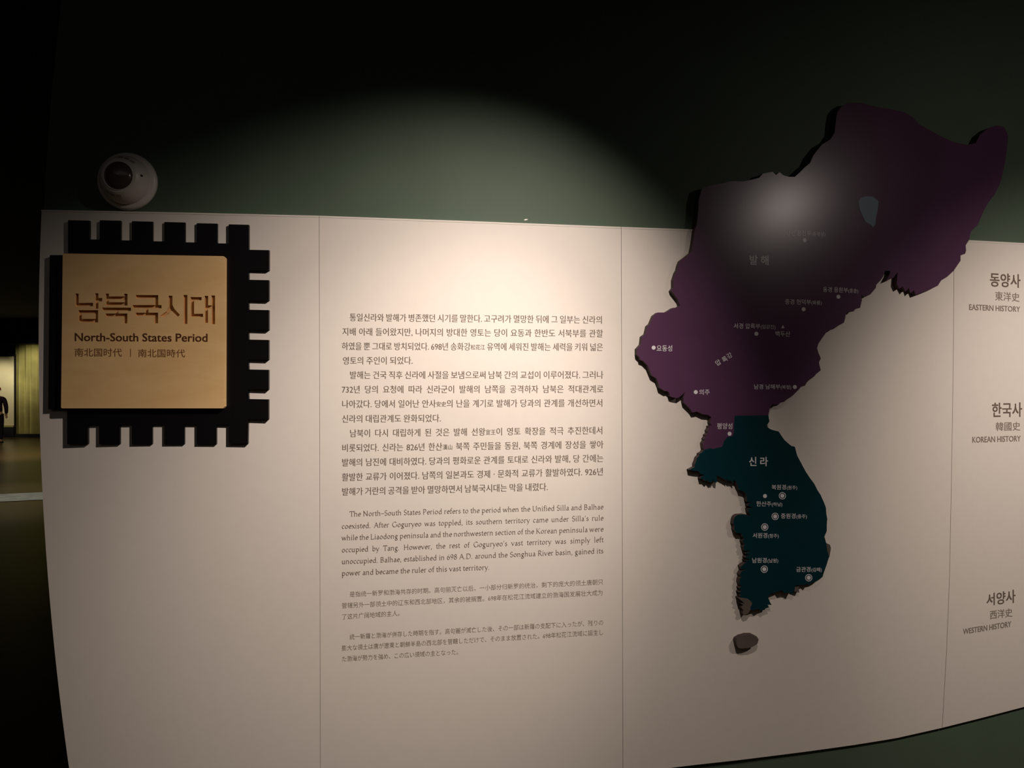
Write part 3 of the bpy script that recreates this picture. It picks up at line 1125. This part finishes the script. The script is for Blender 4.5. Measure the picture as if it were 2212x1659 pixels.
# pale strip laid in the floor
ys = 9.75
mb = MB()
V = []
for x, c in ((-9.0, .0), (-3.0, .0)):
    ya = ys + (x + 7) * .35
    V += [(x, ya - .42, .0), (x, ya + .38, .0), (x, ya - .42, .006), (x, ya + .38, .006)]
obj_f = [(0, 4, 6, 2), (1, 3, 7, 5), (2, 6, 7, 3), (0, 2, 3, 1), (4, 5, 7, 6), (0, 1, 5, 4)]
M_STRIP = mat('pale_stone_strip', (.42, .40, .34), .6, .3, noise=.3, nscale=5)
st = obj('floor_strip', V, obj_f, M_STRIP)
tag(st, 'pale stone strip laid across the dark gallery floor', 'floor strip')

spot('gallery_light', (gx(90, YF) + .2, YF - 1.3, 2.66), (gx(78, YF), YF, 2.0), 75, 62, .9, (1, .93, .70), .1)
spot('gallery_light', (gx(5, YF), YF - 1.4, 2.66), (gx(5, YF), YF, 1.3), 95, 62, .9, (1, .9, .70), .1)
spot('gallery_light', (-7.4, 9.6, 3.3), (-7.0, 9.6, 0), 150, 75, .9, (.95, .95, .85), .1)
spot('gallery_light', (-10.5, 14.5, 3.3), (-11.8, 16.3, 0), 260, 105, .9, (1, .82, .55), .1)  # added spot from the camera side, brightens the person and the floor


# ------------------------------------------------------------------ person seen from behind
def skin(name, joints, edges, m, parent, sub=2):
    me = bpy.data.meshes.new(name)
    me.from_pydata([j[:3] for j in joints], edges, [])
    o = bpy.data.objects.new(name, me)
    COL.objects.link(o)
    md = o.modifiers.new('s', 'SKIN')
    md.use_smooth_shade = True
    sv = me.skin_vertices[0].data
    for i, j in enumerate(joints):
        sv[i].radius = (j[3], j[4] if len(j) > 4 else j[3])
    sv[0].use_root = True
    o.modifiers.new('d', 'SUBSURF').levels = sub
    o.modifiers['d'].render_levels = sub
    bpy.context.view_layer.update()
    dg = bpy.context.evaluated_depsgraph_get()
    nm = bpy.data.meshes.new_from_object(o.evaluated_get(dg))
    bpy.data.objects.remove(o)
    nm.materials.clear()
    nm.materials.append(m)
    nm.name = name
    q = bpy.data.objects.new(name, nm)
    COL.objects.link(q)
    q.parent = parent
    return q


M_SKIN = mat('skin', (.45, .26, .18), .6, .3)
M_JACKET = mat('dark_striped_jacket', (.022, .012, .03), .8, .2, noise=.3, nscale=8)
M_TROUSER = mat('black_trousers', (.008, .008, .01), .8, .2)
M_CAP = mat('red_cap', (.75, .03, .04), .7, .2)
M_SHOE = mat('black_shoes', (.01, .01, .01), .5, .3)
PY = 18.6
per = empty('person', (gx(-7, PY), PY, 0), 'person in dark jacket and red cap standing with back turned before the pale showcase', 'person')
# body: pelvis 0, spine, neck, head, arms, legs (faces +Y, back to the camera)
J = [(0, 0, .88, .13, .10), (0, 0, 1.05, .12, .09), (0, .0, 1.25, .14, .10), (0, 0, 1.36, .10, .08), (0, 0, 1.43, .05, .05), (0, .015, 1.52, .075, .085), (0, .02, 1.60, .07, .08),
     (.17, 0, 1.33, .055), (.225, 0, 1.08, .042), (.21, .09, .86, .032), (-.17, 0, 1.33, .055), (-.225, 0, 1.08, .042), (-.21, .09, .86, .032),
     (.09, 0, .80, .085), (.10, .01, .45, .06), (.10, -.02, .09, .042), (.10, .10, .04, .04, .03), (-.09, 0, .80, .085), (-.10, .01, .45, .06), (-.10, -.02, .09, .042), (-.10, .10, .04, .04, .03)]
E = [(0, 1), (1, 2), (2, 3), (3, 4), (4, 5), (5, 6), (3, 7), (7, 8), (8, 9), (3, 10), (10, 11), (11, 12), (0, 13), (13, 14), (14, 15), (15, 16), (0, 17), (17, 18), (18, 19), (19, 20)]
skin('body', J, E, M_SKIN, per)
JJ = [(0, 0, .84, .165, .13), (0, 0, 1.05, .155, .12), (0, 0, 1.25, .17, .125), (0, 0, 1.36, .13, .105), (0, 0, 1.41, .075, .07),
      (.18, 0, 1.33, .075), (.235, 0, 1.08, .06), (.22, .08, .88, .045), (-.18, 0, 1.33, .075), (-.235, 0, 1.08, .06), (-.215, .09, .87, .045)]
skin('jacket', JJ, [(0, 1), (1, 2), (2, 3), (3, 4), (3, 5), (5, 6), (6, 7), (3, 8), (8, 9), (9, 10)], M_JACKET, per)
JT = [(0, 0, .90, .14, .11), (.095, 0, .80, .10), (.10, .01, .45, .075), (.10, -.01, .10, .062), (-.095, 0, .80, .10), (-.10, .01, .45, .075), (-.10, -.01, .10, .062)]
skin('trousers', JT, [(0, 1), (1, 2), (2, 3), (0, 4), (4, 5), (5, 6)], M_TROUSER, per)
for s in (-1, 1):
    skin('shoe', [(s * .10, -.04, .045, .045, .04), (s * .10, .06, .04, .045, .035), (s * .105, .15, .035, .04, .03)], [(0, 1), (1, 2)], M_SHOE, per)
    skin('ear', [(s * .082, .01, 1.545, .012, .006), (s * .086, .005, 1.565, .014, .006)], [(0, 1)], M_SKIN, per, 1)
    # a hand: palm, four fingers and a thumb
    hx, hy, hz = s * .21, .09, .88
    skin('hand', [(hx, hy - .01, hz + .02, .03, .026), (hx, hy + .01, hz - .03, .036, .02), (hx, hy + .02, hz - .075, .034, .017)], [(0, 1), (1, 2)], M_SKIN, per, 1)
    for k in range(4):
        l = (.055, .07, .065, .05)[k]
        fx = hx + s * 0 + (k - 1.5) * .015
        skin('finger', [(fx, hy + .02, hz - .07, .0095), (fx, hy + .035, hz - .08 - l * .5, .009), (fx, hy + .025, hz - .08 - l, .0075)], [(0, 1), (1, 2)], M_SKIN, per, 1)
    skin('thumb', [(hx - s * .02, hy + .02, hz - .02, .010), (hx - s * .045, hy + .04, hz - .05, .009), (hx - s * .045, hy + .045, hz - .075, .008)], [(0, 1), (1, 2)], M_SKIN, per, 1)
capv, capf = lathe([(.098, 0), (.10, .012), (.096, .05), (.075, .085), (.04, .102), (.0001, .106)], 28)
cap = obj('cap', capv, capf, M_CAP, None, smooth=True)
cap.parent = per
cap.location = (0, .015, 1.585)
cap.scale = (1, 1.12, 1)
V = []
for i in range(9):
    a = PI * (i / 8)
    V += [(.09 * math.cos(a), .105, 1.59), (.09 * math.cos(a), .11 + .085 * math.sin(a), 1.578)]
Fc = [(2 * i, 2 * i + 1, 2 * i + 3, 2 * i + 2) for i in range(8)]
o = obj('cap_brim', V, Fc, M_CAP)
o.parent = per
per.scale = (.88, .88, .88)
per.rotation_euler = (0, 0, .35)

# ------------------------------------------------------------------ tidy up
bpy.data.objects.remove(_to)
print('objects', len(bpy.data.objects))
